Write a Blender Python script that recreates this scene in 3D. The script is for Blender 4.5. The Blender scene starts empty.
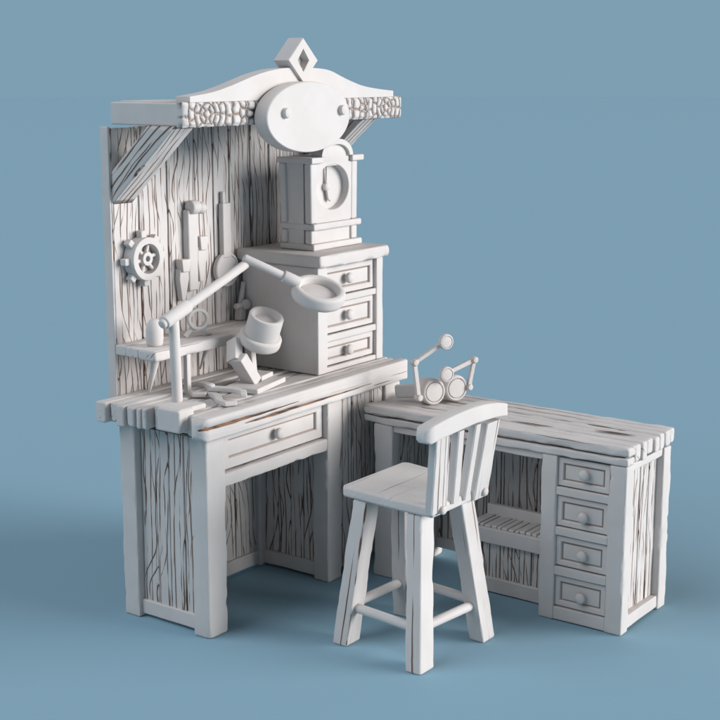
import bpy, bmesh, math, random
from mathutils import Vector, Matrix, noise

scene = bpy.context.scene
COL = scene.collection
R = math.radians
PI = math.pi

# ------------------------------------------------------------------ materials
def lin(c):
    c = c / 255.0
    return c / 12.92 if c <= 0.04045 else ((c + 0.055) / 1.055) ** 2.4

def new_mat(name):
    m = bpy.data.materials.new(name)
    m.use_nodes = True
    nt = m.node_tree
    return m, nt, nt.nodes["Principled BSDF"]

BASE = (0.655, 0.608, 0.580)
WASH = (0.27, 0.14, 0.085)
CORE = (0.11, 0.062, 0.042)

def N(nt, typ, **kw):
    n = nt.nodes.new(typ)
    for k, v in kw.items():
        setattr(n, k, v)
    return n

def mth(nt, op, a, b=None, c=None, clamp=False):
    n = N(nt, 'ShaderNodeMath', operation=op, use_clamp=clamp)
    for i, v in enumerate((a, b, c)):
        if v is None:
            continue
        if isinstance(v, (int, float)):
            n.inputs[i].default_value = v
        else:
            nt.links.new(v, n.inputs[i])
    return n.outputs[0]

def rng(nt, val, a, b, c, d, smooth=True):
    n = N(nt, 'ShaderNodeMapRange', interpolation_type='SMOOTHSTEP' if smooth else 'LINEAR')
    L = nt.links
    L.new(val, n.inputs['Value'])
    for k, v in zip(('From Min', 'From Max', 'To Min', 'To Max'), (a, b, c, d)):
        if isinstance(v, (int, float)):
            n.inputs[k].default_value = v
        else:
            L.new(v, n.inputs[k])
    return n.outputs['Result']

def base_tint(nt, vec):
    """small mottling of the sprayed resin"""
    n = N(nt, 'ShaderNodeTexNoise'); n.inputs['Scale'].default_value = 9; n.inputs['Detail'].default_value = 6
    nt.links.new(vec, n.inputs['Vector'])
    mx = N(nt, 'ShaderNodeMix', data_type='RGBA')
    nt.links.new(rng(nt, n.outputs['Fac'], .35, .68, 0, 1), mx.inputs[0])
    mx.inputs[6].default_value = (BASE[0] * .955, BASE[1] * .945, BASE[2] * .94, 1)
    mx.inputs[7].default_value = (*BASE, 1)
    return mx.outputs[2]

def fine_bump(nt, vec, strength=.12):
    n = N(nt, 'ShaderNodeTexNoise'); n.inputs['Scale'].default_value = 140; n.inputs['Detail'].default_value = 3
    nt.links.new(vec, n.inputs['Vector'])
    b = N(nt, 'ShaderNodeBump'); b.inputs['Strength'].default_value = strength; b.inputs['Distance'].default_value = .0015
    nt.links.new(n.outputs['Fac'], b.inputs['Height'])
    return b

def make_plain(name):
    m, nt, p = new_mat(name)
    tc = N(nt, 'ShaderNodeTexCoord')
    nt.links.new(base_tint(nt, tc.outputs['Object']), p.inputs['Base Color'])
    p.inputs['Roughness'].default_value = .62
    p.inputs['Specular IOR Level'].default_value = .3
    nt.links.new(fine_bump(nt, tc.outputs['Object']).outputs[0], p.inputs['Normal'])
    return m

def make_crack(name, axis, dens1=26, cov1=.5, dens2=17, cov2=.35, hw=.0021, seg=5.0, grain=.35, warp=.055, knots=True):
    """weathered wood: engraved cracks with brown wash running along one axis"""
    m, nt, p = new_mat(name)
    L = nt.links
    tc = N(nt, 'ShaderNodeTexCoord'); obj = tc.outputs['Object']
    sx = N(nt, 'ShaderNodeSeparateXYZ'); L.new(obj, sx.inputs[0])
    k = 'xyz'.index(axis); o1, o2 = [i for i in range(3) if i != k]
    s_ = mth(nt, 'ADD', sx.outputs[o1], mth(nt, 'MULTIPLY', sx.outputs[o2], .93))
    def noise_at(sa, sl, detail=2.0, off=0.0, w=1.0):
        mp = N(nt, 'ShaderNodeMapping')
        sc = [sa, sa, sa]; sc[k] = sl
        mp.inputs['Scale'].default_value = sc; mp.inputs['Location'].default_value = (off, off * .7, off * 1.3)
        L.new(obj, mp.inputs['Vector'])
        n = N(nt, 'ShaderNodeTexNoise'); n.inputs['Scale'].default_value = w; n.inputs['Detail'].default_value = detail
        L.new(mp.outputs[0], n.inputs['Vector'])
        return n.outputs['Fac']
    def lines(dens, cov, off, wander, zfreq):
        wv = mth(nt, 'MULTIPLY', mth(nt, 'SUBTRACT', noise_at(3.2, zfreq, 1.0, off), .5), wander)
        wf = mth(nt, 'MULTIPLY', mth(nt, 'SUBTRACT', noise_at(9, zfreq * 6, 3.0, off + 4), .5), .0065)
        W = mth(nt, 'MULTIPLY', mth(nt, 'ADD', mth(nt, 'ADD', s_, wv), mth(nt, 'ADD', wf, off)), dens)
        vo = N(nt, 'ShaderNodeTexVoronoi', voronoi_dimensions='1D', feature='DISTANCE_TO_EDGE'); vo.inputs['Scale'].default_value = 1
        L.new(W, vo.inputs['W'])
        c = noise_at(dens * 1.05, seg, 2.0, off + 9)
        w = rng(nt, c, .66 - cov * .32, .80 - cov * .20, 0.0, hw * dens)
        return mth(nt, 'DIVIDE', vo.outputs['Distance'], mth(nt, 'ADD', w, .00002))
    t = lines(dens1, cov1, 1.7, warp, 1.7)
    if cov2 > 0:
        t = mth(nt, 'MINIMUM', t, lines(dens2, cov2, 5.3, warp * 3.0, 2.7))
    if knots:
        vk = N(nt, 'ShaderNodeTexVoronoi', feature='F1'); vk.inputs['Scale'].default_value = 1
        mp = N(nt, 'ShaderNodeMapping'); sc = [13, 13, 13]; sc[k] = 6
        mp.inputs['Scale'].default_value = sc; L.new(obj, mp.inputs['Vector']); L.new(mp.outputs[0], vk.inputs['Vector'])
        kd = mth(nt, 'ADD', vk.outputs['Distance'], mth(nt, 'MULTIPLY', noise_at(70, 55, 2.0, 3), .09))
        t = mth(nt, 'MINIMUM', t, mth(nt, 'MULTIPLY', kd, 5.2))
    halo = rng(nt, t, .4, 2.1, 1, 0)
    core = rng(nt, t, .25, 1.0, 1, 0)
    gn = noise_at(110, 3.0, 4.0, 2)
    hgt = mth(nt, 'ADD', mth(nt, 'MULTIPLY', core, -1.0), mth(nt, 'MULTIPLY', gn, grain))
    en = N(nt, 'ShaderNodeTexNoise'); en.inputs['Scale'].default_value = 9; L.new(obj, en.inputs['Vector'])
    cc = N(nt, 'ShaderNodeMix', data_type='RGBA')
    L.new(rng(nt, en.outputs['Fac'], .42, .62, 0, 1), cc.inputs[0]); cc.inputs[6].default_value = (*CORE, 1); cc.inputs[7].default_value = (.19, .09, .048, 1)
    m1 = N(nt, 'ShaderNodeMix', data_type='RGBA')
    L.new(mth(nt, 'MULTIPLY', halo, .55), m1.inputs[0]); L.new(base_tint(nt, obj), m1.inputs[6]); m1.inputs[7].default_value = (*WASH, 1)
    m2 = N(nt, 'ShaderNodeMix', data_type='RGBA')
    L.new(mth(nt, 'MULTIPLY', core, .95), m2.inputs[0]); L.new(m1.outputs[2], m2.inputs[6]); L.new(cc.outputs[2], m2.inputs[7])
    L.new(m2.outputs[2], p.inputs['Base Color'])
    b = N(nt, 'ShaderNodeBump'); b.inputs['Strength'].default_value = .7; b.inputs['Distance'].default_value = .004
    L.new(hgt, b.inputs['Height']); L.new(fine_bump(nt, obj).outputs[0], b.inputs['Normal'])
    L.new(b.outputs[0], p.inputs['Normal'])
    p.inputs['Roughness'].default_value = .65
    p.inputs['Specular IOR Level'].default_value = .28
    return m

MAT = {
    'resin': make_plain('white_resin'),
    'crack_z': make_crack('cracked_wood_upright', 'z', 37, 1.0, 27, .90, hw=.0025, seg=7.5, warp=.075, knots=False),
    'crack_brace': make_crack('cracked_brace_wood', 'z', 38, .95, 24, .6, hw=.0029, seg=6, knots=False),
    'worn_x': make_crack('worn_board_lengthways', 'x', 30, .16, 10, 0, hw=.0020, seg=2.0, grain=.6, warp=.02, knots=False),
    'worn_y': make_crack('worn_board_sideways', 'y', 26, .5, 10, 0, hw=.0024, seg=2.2, grain=.8, warp=.02, knots=False),
    'worn_z': make_crack('worn_post', 'z', 14, .0, 10, 0, hw=.0016, seg=2.0, grain=.35, warp=.03, knots=False),
    'slat_z': make_crack('worn_slat', 'z', 34, .40, 10, 0, hw=.0030, seg=2.0, grain=.35, warp=.015, knots=False),
}

def make_fascia_mat():
    m, nt, p = new_mat('carved_frieze_resin')
    L = nt.links
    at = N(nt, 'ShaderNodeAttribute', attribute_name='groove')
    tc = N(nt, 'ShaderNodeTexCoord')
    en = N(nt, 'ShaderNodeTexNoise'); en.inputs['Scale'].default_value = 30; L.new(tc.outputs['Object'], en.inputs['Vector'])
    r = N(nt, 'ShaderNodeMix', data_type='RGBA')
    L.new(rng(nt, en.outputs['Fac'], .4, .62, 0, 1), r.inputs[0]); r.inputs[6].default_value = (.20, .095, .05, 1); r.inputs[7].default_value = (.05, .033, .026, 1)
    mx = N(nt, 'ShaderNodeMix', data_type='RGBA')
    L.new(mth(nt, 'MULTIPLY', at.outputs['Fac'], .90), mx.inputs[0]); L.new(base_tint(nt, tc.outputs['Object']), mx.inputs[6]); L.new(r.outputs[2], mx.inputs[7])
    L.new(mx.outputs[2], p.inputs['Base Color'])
    p.inputs['Roughness'].default_value = .62
    p.inputs['Specular IOR Level'].default_value = .28
    L.new(fine_bump(nt, tc.outputs['Object']).outputs[0], p.inputs['Normal'])
    return m
MAT['frieze'] = make_fascia_mat()

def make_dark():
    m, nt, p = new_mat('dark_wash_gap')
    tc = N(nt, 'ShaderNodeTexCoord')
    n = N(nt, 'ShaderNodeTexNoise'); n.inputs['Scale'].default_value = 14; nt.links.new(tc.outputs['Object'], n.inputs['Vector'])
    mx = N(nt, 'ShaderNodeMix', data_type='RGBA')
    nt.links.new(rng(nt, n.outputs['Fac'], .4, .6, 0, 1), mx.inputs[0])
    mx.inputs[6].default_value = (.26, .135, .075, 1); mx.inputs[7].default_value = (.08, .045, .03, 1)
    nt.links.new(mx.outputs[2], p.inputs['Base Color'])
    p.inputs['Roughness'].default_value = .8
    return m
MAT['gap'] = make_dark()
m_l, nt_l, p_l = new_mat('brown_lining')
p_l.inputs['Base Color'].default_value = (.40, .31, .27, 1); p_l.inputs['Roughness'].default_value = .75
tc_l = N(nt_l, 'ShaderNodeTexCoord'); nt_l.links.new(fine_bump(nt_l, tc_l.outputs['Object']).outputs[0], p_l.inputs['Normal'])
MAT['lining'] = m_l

def make_floor():
    m, nt, p = new_mat('matte_blue_floor')
    tc = N(nt, 'ShaderNodeTexCoord')
    n = N(nt, 'ShaderNodeTexNoise'); n.inputs['Scale'].default_value = 160; n.inputs['Detail'].default_value = 2
    nt.links.new(tc.outputs['Object'], n.inputs['Vector'])
    mx = N(nt, 'ShaderNodeMix', data_type='RGBA')
    nt.links.new(n.outputs['Fac'], mx.inputs[0])
    c = FLOOR
    mx.inputs[6].default_value = (c[0] * .985, c[1] * .985, c[2] * .985, 1); mx.inputs[7].default_value = (c[0] * 1.015, c[1] * 1.015, c[2] * 1.015, 1)
    nt.links.new(mx.outputs[2], p.inputs['Base Color'])
    p.inputs['Roughness'].default_value = 1
    p.inputs['Specular IOR Level'].default_value = 0
    return m
FLOOR = (.2545, .404, .494)
MAT['floor'] = make_floor()

# ------------------------------------------------------------------ scene graph helpers
ORIGIN = {}

def thing(name, label, cat, loc, group=None):
    o = bpy.data.objects.new(name, None); COL.objects.link(o)
    o.empty_display_size = .05
    o.location = loc; o['label'] = label; o['category'] = cat
    if group:
        o['group'] = group
    ORIGIN[o.name] = Vector(loc)
    return o

def obj(name, bm, mat, parent=None, smooth=True, wn=True, label=None, loc=None, angle=None, rotx=0, rot=None, mat2=None, pick=None):
    """link a bmesh written in scene coordinates as ONE mesh object under its parent"""
    org = ORIGIN[parent.name] if parent else Vector(loc or (0, 0, 0))
    bm.transform(Matrix.Translation(-org))
    bmesh.ops.recalc_face_normals(bm, faces=bm.faces)
    if rotx:
        rot = Matrix.Rotation(rotx, 4, 'X')
    if rot is not None:
        bm.transform(rot.inverted())
    me = bpy.data.meshes.new(name)
    bm.to_mesh(me); bm.free()
    me.materials.append(MAT[mat])
    if mat2:
        me.materials.append(MAT[mat2])
        for i_, pl in enumerate(me.polygons):
            if pick(i_):
                pl.material_index = 1
    if smooth:
        for pl in me.polygons:
            pl.use_smooth = True
        if angle:
            me.set_sharp_from_angle(angle=R(angle))
    o = bpy.data.objects.new(name, me); COL.objects.link(o)
    if parent:
        o.parent = parent
    else:
        o.location = org
    ORIGIN[o.name] = org
    if rot is not None:
        o.rotation_euler = rot.to_euler()
    if smooth and wn:
        w = o.modifiers.new('weighted_normal', 'WEIGHTED_NORMAL'); w.keep_sharp = True; w.weight = 60
    if label:
        o['label'] = label
    return o

def B():
    return bmesh.new()

def rings_to_bm(bm, rings, cap=True):
    vs = [[bm.verts.new(p) for p in r] for r in rings]
    n = len(rings[0])
    for a, b in zip(vs, vs[1:]):
        for i in range(n):
            j = (i + 1) % n
            try:
                bm.faces.new((a[i], a[j], b[j], b[i]))
            except ValueError:
                pass
    if cap:
        bm.faces.new(vs[0]); bm.faces.new(list(reversed(vs[-1])))

def carve(bm, x0, x1, y0, y1, z0, z1, ax='z', ch=.006, amp=1.0, seed=0, step=.03, M=None, shear=(0, 0), taper=0, notch=.0):
    """hand-hewn beam: a box along one axis whose rounded edges wander"""
    lo = Vector((min(x0, x1), min(y0, y1), min(z0, z1))); hi = Vector((max(x0, x1), max(y0, y1), max(z0, z1)))
    k = 'xyz'.index(ax); ia, ib = [i for i in range(3) if i != k]
    Lk = hi[k] - lo[k]
    ch = min(ch, (hi[ia] - lo[ia]) * .35, (hi[ib] - lo[ib]) * .35)
    ca, cb = (lo[ia] + hi[ia]) / 2, (lo[ib] + hi[ib]) / 2
    ha, hb = (hi[ia] - lo[ia]) / 2, (hi[ib] - lo[ib]) / 2
    n = max(2, int(Lk / step))
    ts = [0, ch * .35, ch] + [ch + (Lk - 2 * ch) * i / n for i in range(1, n)] + [Lk - ch, Lk - ch * .35, Lk]
    rings = []
    S = seed * 7.31
    for ri, t in enumerate(ts):
        inset = ch * .95 if ri in (0, len(ts) - 1) else (ch * .3 if ri in (1, len(ts) - 2) else 0)
        ring = []
        f = 1 - taper * (t / Lk)
        for c, (sa, sb) in enumerate(((1, 1), (-1, 1), (-1, -1), (1, -1))):
            w = noise.noise(Vector((t * 17 + S, c * 5.3 + S, .5)))
            w2 = noise.noise(Vector((t * 45 + S, c * 9.1 + S, 4.5)))
            cc = ch * max(.45, 1 + amp * (.75 * w + .35 * w2))
            if notch and noise.noise(Vector((t * 9 + S * 1.7, c * 3.7 - S, 8.2))) > .34:
                cc += notch * (.6 + .4 * w2)
            wob = amp * .0012 * noise.noise(Vector((t * 8 + S, c * 2.2, 9 + S)))
            A, Bq = (ha - inset + wob) * f, (hb - inset + wob) * f
            cc = min(cc, A * .8, Bq * .8)
            pts = [(A, Bq - cc), (A - cc * .29, Bq - cc * .29), (A - cc, Bq)]
            if sa * sb < 0:
                pts = pts[::-1]
            for a, b in pts:
                p = [0, 0, 0]
                p[ia] = ca + sa * a + shear[0] * t; p[ib] = cb + sb * b + shear[1] * t; p[k] = lo[k] + t
                p = Vector(p)
                ring.append(M @ p if M else p)
        rings.append(ring)
    rings_to_bm(bm, rings)

def frame(z, x=None):
    """matrix whose Z axis is z (and X close to x)"""
    z = Vector(z).normalized()
    x = Vector(x or ((1, 0, 0) if abs(z.x) < .9 else (0, 1, 0)))
    y = z.cross(x).normalized(); x = y.cross(z).normalized()
    return Matrix((x, y, z)).transposed().to_4x4()

def at(p, z=(0, 0, 1), x=None):
    return Matrix.Translation(Vector(p)) @ frame(z, x)

def lathe(bm, prof, M, n=40, sx=1, sy=1, closed=False):
    """prof = [(radius, height)], revolved about local Z"""
    rings = []
    for r, h in prof:
        rings.append([M @ Vector((r * sx * math.cos(2 * PI * i / n), r * sy * math.sin(2 * PI * i / n), h)) for i in range(n)])
    if closed:
        rings.append(rings[0])
        vs = [[bm.verts.new(p) for p in r] for r in rings[:-1]]
        vs.append(vs[0])
        for a, b in zip(vs, vs[1:]):
            for i in range(n):
                j = (i + 1) % n
                bm.faces.new((a[i], a[j], b[j], b[i]))
    else:
        rings_to_bm(bm, rings)

def cyl(bm, p0, p1, r0, r1=None, bev=.003, n=28):
    p0, p1 = Vector(p0), Vector(p1)
    r1 = r0 if r1 is None else r1
    L = (p1 - p0).length
    b = min(bev, r0 * .5, r1 * .5, L * .3)
    lathe(bm, [(r0 - b, 0), (r0 - b * .3, b * .3), (r0, b), (r1, L - b), (r1 - b * .3, L - b * .3), (r1 - b, L)], at(p0, p1 - p0), n)

def torus_ring(bm, M, ro, ri, h, bev=.004, n=48):
    """flat ring with softened edges, from z=0 to z=h"""
    b = bev
    lathe(bm, [(ri + b, 0), (ro - b, 0), (ro - b * .3, b * .3), (ro, b), (ro, h - b), (ro - b * .3, h - b * .3), (ro - b, h), (ri + b, h), (ri + b * .3, h - b * .3), (ri, h - b), (ri, b), (ri + b * .3, b * .3)], M, n, closed=True)

def prism(bm, pts, M, d, bev=.003, seg=2):
    """outline in local XY pushed along local Z, its rims softened"""
    t = bmesh.new()
    vs = [t.verts.new((x, y, 0)) for x, y in pts]
    f = t.faces.new(vs)
    r = bmesh.ops.extrude_face_region(t, geom=[f])
    bmesh.ops.translate(t, vec=(0, 0, d), verts=[v for v in r['geom'] if isinstance(v, bmesh.types.BMVert)])
    t.normal_update()
    if bev:
        ed = [e for e in t.edges if abs(e.verts[0].co.z - e.verts[1].co.z) < 1e-6 or e.calc_face_angle(0) > R(35)]
        bmesh.ops.bevel(t, geom=ed, offset=bev, segments=seg, profile=.5, affect='EDGES', clamp_overlap=True)
    t.transform(M)
    me = bpy.data.meshes.new('tmp'); t.to_mesh(me); t.free()
    bm.from_mesh(me); bpy.data.meshes.remove(me)

# local frames: XZ_ = outline in world X,Z pushed along -Y (towards the viewer)
def xz(x, y, z):      # local x -> X, local y -> Z, local z -> -Y
    return Matrix(((1, 0, 0, x), (0, 0, -1, y), (0, 1, 0, z), (0, 0, 0, 1)))
def yz(x, y, z):      # local x -> Y, local y -> Z, local z -> +X
    return Matrix(((0, 0, 1, x), (1, 0, 0, y), (0, 1, 0, z), (0, 0, 0, 1)))

def box(bm, x0, x1, y0, y1, z0, z1, ch=.003):
    k = max(((abs(x1 - x0), 'x'), (abs(y1 - y0), 'y'), (abs(z1 - z0), 'z')))[1]
    carve(bm, x0, x1, y0, y1, z0, z1, ax=k, ch=ch, amp=0, step=9)

def planks(bm, a0, a1, z0, z1, f0, f1, across='x', n=6, seed=1, gap=.004, ragged=0.0):
    """upright planks of unequal width standing side by side; f0..f1 is their thickness"""
    rnd = random.Random(seed)
    w = [rnd.uniform(.7, 1.35) for _ in range(n)]
    s = sum(w); p = a0
    for i in range(n):
        q = p + (a1 - a0) * w[i] / s
        g0, g1 = (gap / 2 if i else 0), (gap / 2 if i < n - 1 else 0)
        d = rnd.uniform(-.002, .002)
        top = z1 - rnd.uniform(0, ragged)
        if across == 'x':
            carve(bm, p + g0, q - g1, f0 + d, f1, z0, top, 'z', ch=.0035, amp=1, seed=seed * 11 + i, step=.04)
        else:
            carve(bm, f0 + d, f1, p + g0, q - g1, z0, top, 'z', ch=.0035, amp=1, seed=seed * 11 + i, step=.04)
        p = q

def knob_bm(p, d, r):
    bm = B()
    d = Vector(d)
    prof = [(r * .55, -.004), (r * .5, r * .35), (r * .55, r * .5), (r * .86, r * .62), (r * 1.0, r * .95), (r * .93, r * 1.28), (r * .62, r * 1.5), (r * .2, r * 1.57)]
    lathe(bm, prof, at(p, d), 24)
    return bm

def recessed_front(M, w, h, border, depth=.008, thick=.014):
    """drawer front: raised border, chamfered step, sunk panel.  local x width, local y height, local z out"""
    bm = B()
    def loop(ix, z):
        a, b = w / 2 - ix, h / 2 - ix
        return [M @ Vector(p) for p in ((-a, -b, z), (a, -b, z), (a, b, z), (-a, b, z))]
    c = .0025
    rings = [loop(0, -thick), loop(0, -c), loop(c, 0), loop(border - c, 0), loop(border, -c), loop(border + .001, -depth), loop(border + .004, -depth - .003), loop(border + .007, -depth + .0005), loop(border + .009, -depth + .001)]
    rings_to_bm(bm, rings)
    return bm

# ------------------------------------------------------------------ floor
bm = B()
ring0 = None
bmesh.ops.create_circle(bm, cap_ends=True, segments=96, radius=90)
bm.transform(Matrix.Translation((1, 1, 0)))
fl = obj('floor', bm, 'floor', smooth=False)
fl['kind'] = 'structure'
fl['label'] = 'matte blue studio floor under the furniture'

# ------------------------------------------------------------------ main workbench
wb = thing('workbench', 'tall white workbench with cracked plank backboard, carved roof and blank oval sign', 'workbench', (.55, .25, 0))

def legpost(x0, x1, y0, y1, z1, seed, parent, mat='worn_z', notch=.006):
    bm = B(); carve(bm, x0, x1, y0, y1, 0, z1, 'z', ch=.0065, amp=1.7, seed=seed, step=.014, notch=notch * 1.7)
    return obj('leg', bm, mat, parent)

TOPB = .724
legpost(-.008, .088, -.004, .068, TOPB, 1, wb)
legpost(-.004, .062, .338, .412, TOPB, 2, wb, notch=.004)
legpost(.672, .758, -.002, .074, TOPB, 3, wb)
legpost(.662, .712, .330, .385, TOPB, 4, wb, notch=.003)
legpost(1.05, 1.152, .0, .075, TOPB, 5, wb)
legpost(1.07, 1.15, .34, .412, TOPB, 6, wb)

# side panel (left), back panel, knee-hole partition, cabinet front
def panel(name, args, kw, gapbox, parent):
    bm = B(); planks(bm, *args, **kw)
    o = obj(name, bm, 'crack_z', parent)
    g = B(); box(g, *gapbox, ch=.001)
    obj('backing_sheet', g, 'gap', o)
    return o
panel('side_panel', (.072, .336, .062, TOPB, .022, .036), dict(across='y', n=4, seed=3), (.034, .045, .066, .342, .06, .72), wb)
panel('back_panel', (.066, .664, .062, TOPB, .352, .366), dict(across='x', n=7, seed=4), (.062, .668, .364, .374, .06, .72), wb)
panel('partition_panel', (.078, .332, .062, TOPB, .694, .708), dict(across='y', n=4, seed=5), (.706, .716, .074, .336, .06, .72), wb)
panel('cabinet_panel', (.762, 1.048, .03, TOPB, .014, .032), dict(across='x', n=3, seed=8), (.76, 1.05, .03, .04, .03, .72), wb)
for nm, b, sd in (('side_rail', (.012, .040, .066, .340, .012, .066), 1), ('back_rail', (.060, .664, .340, .372, .012, .066), 2), ('partition_rail', (.682, .712, .072, .332, .012, .066), 3)):
    bm = B(); carve(bm, *b, ax='x' if nm == 'back_rail' else 'y', ch=.004, amp=1, seed=20 + sd)
    obj('bottom_rail', bm, 'resin', wb)
bm = B(); carve(bm, .758, 1.05, .382, .396, .02, TOPB, 'z', ch=.003, seed=9)
obj('cabinet_back', bm, 'resin', wb)
bm = B(); carve(bm, 1.118, 1.132, .075, .342, .02, TOPB, 'z', ch=.003, seed=9)
obj('cabinet_side', bm, 'resin', wb)

# drawer of the knee-hole
bm = B(); carve(bm, .086, .676, .002, .040, .525, .572, 'x', ch=.006, amp=1.8, seed=31, step=.018, notch=.009)
obj('drawer_rail', bm, 'resin', wb)
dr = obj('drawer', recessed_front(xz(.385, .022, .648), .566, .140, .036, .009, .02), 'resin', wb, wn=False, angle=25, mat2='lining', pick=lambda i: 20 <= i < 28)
obj('knob', knob_bm((.398, .030, .651), (0, -1, 0), .021), 'resin', dr, wn=False)
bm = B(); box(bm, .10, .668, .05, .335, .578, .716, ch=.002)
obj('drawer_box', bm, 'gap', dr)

# bench top: boards running lengthwise with ragged left ends
bm = B()
edges = [.461, .405, .358, .312, .272, .243, .214, .163, .062, .022]
lefts = [-.070, -.052, -.074, -.066, -.062, -.064, -.030, -.022, -.034]
tops = [.798, .797, .801, .799, .798, .802, .797, .800, .799]
for i, (a, b) in enumerate(zip(edges, edges[1:])):
    carve(bm, lefts[i], 1.176 - .008 * (i % 3), b + .0035, a - .0035, TOPB + .004 * (i % 2), tops[i], 'x', ch=.007, amp=1.6, seed=40 + i, step=.022, notch=.006)
tt = obj('tabletop', bm, 'worn_x', wb)
# front board with a long split in its face
def front_board(bm):
    L0, L1 = -.068, 1.182
    n = 70
    y0, y1, z0, z1 = -.050, .0195, TOPB - .004, .801
    rings = []
    for i in range(n + 1):
        t = i / n; x = L0 + (L1 - L0) * t
        e = min(x - L0, L1 - x)
        ins = max(0, .016 - e) / .016
        ins = .020 * (1 - math.sqrt(max(0, 1 - ins * ins)))
        def split(frac, ta, tb, w, k):
            q = (t - ta) / (tb - ta)
            d = max(0, min(1, min((q + .02) / .22 if ta > 0 else 1, (1 - q) / .7))) ** .8
            zc = z0 + (z1 - z0) * (frac - .05 * t) + .0016 * noise.noise(Vector((x * 11, k, 0)))
            hw = (w * d + .0002) * (.85 + .35 * noise.noise(Vector((x * 18, k, 7))))
            return zc, hw, .018 * d + .0002
        zA, hA, dA = split(.60, 0, .42, .0058, 2)
        zB, hB, dB = split(.38, .17, .80, .0050, 5)
        c = .008 * (1 + .5 * noise.noise(Vector((x * 14, 1, 3))))
        c2 = .009 * (1 + .5 * noise.noise(Vector((x * 14, 5, 3))))
        yf = y0 + .0025 * noise.noise(Vector((x * 6, 3, 1))) + (.030 * max(0, (t - .15)) )*.9
        pts = [(yf + c, z1), (yf + c * .3, z1 - c * .3), (yf, z1 - c), (yf, zA + hA + .0006), (yf + dA, zA), (yf, zA - hA - .0006), (yf, zB + hB + .0006), (yf + dB, zB), (yf, zB - hB - .0006), (yf, z0 + c2), (yf + c2 * .3, z0 + c2 * .3), (yf + c2, z0),
               (y1 - .006, z0), (y1, z0 + .006), (y1, z1 - .006), (y1 - .006, z1)]
        cy, cz = (yf + y1) / 2, (z0 + z1) / 2
        ky, kz = 1 - ins / ((y1 - yf) / 2), 1 - ins / ((z1 - z0) / 2)
        rings.append([Vector((x, cy + (p - cy) * ky, cz + (q - cz) * kz)) for p, q in pts])
    rings_to_bm(bm, rings)
bm = B(); front_board(bm)
obj('front_board', bm, 'worn_x', tt, mat2='gap', pick=lambda i: i < 16 * 70 and ((i % 16 in (3, 4) and i // 16 < 29) or (i % 16 in (6, 7) and 12 <= i // 16 < 55)))
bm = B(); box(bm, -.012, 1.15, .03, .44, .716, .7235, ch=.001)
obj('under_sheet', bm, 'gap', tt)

# tall backboard
bb = panel('backboard', (.047, 1.205, .73, 1.742, .458, .484), dict(across='x', n=9, seed=12, gap=.007, ragged=.006), (.052, 1.20, .483, .494, .74, 1.735), wb)
bm = B(); carve(bm, .040, .052, .462, .500, .73, 1.744, 'z', ch=.004, amp=1.4, seed=61)
obj('edge_strip', bm, 'resin', bb)

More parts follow.
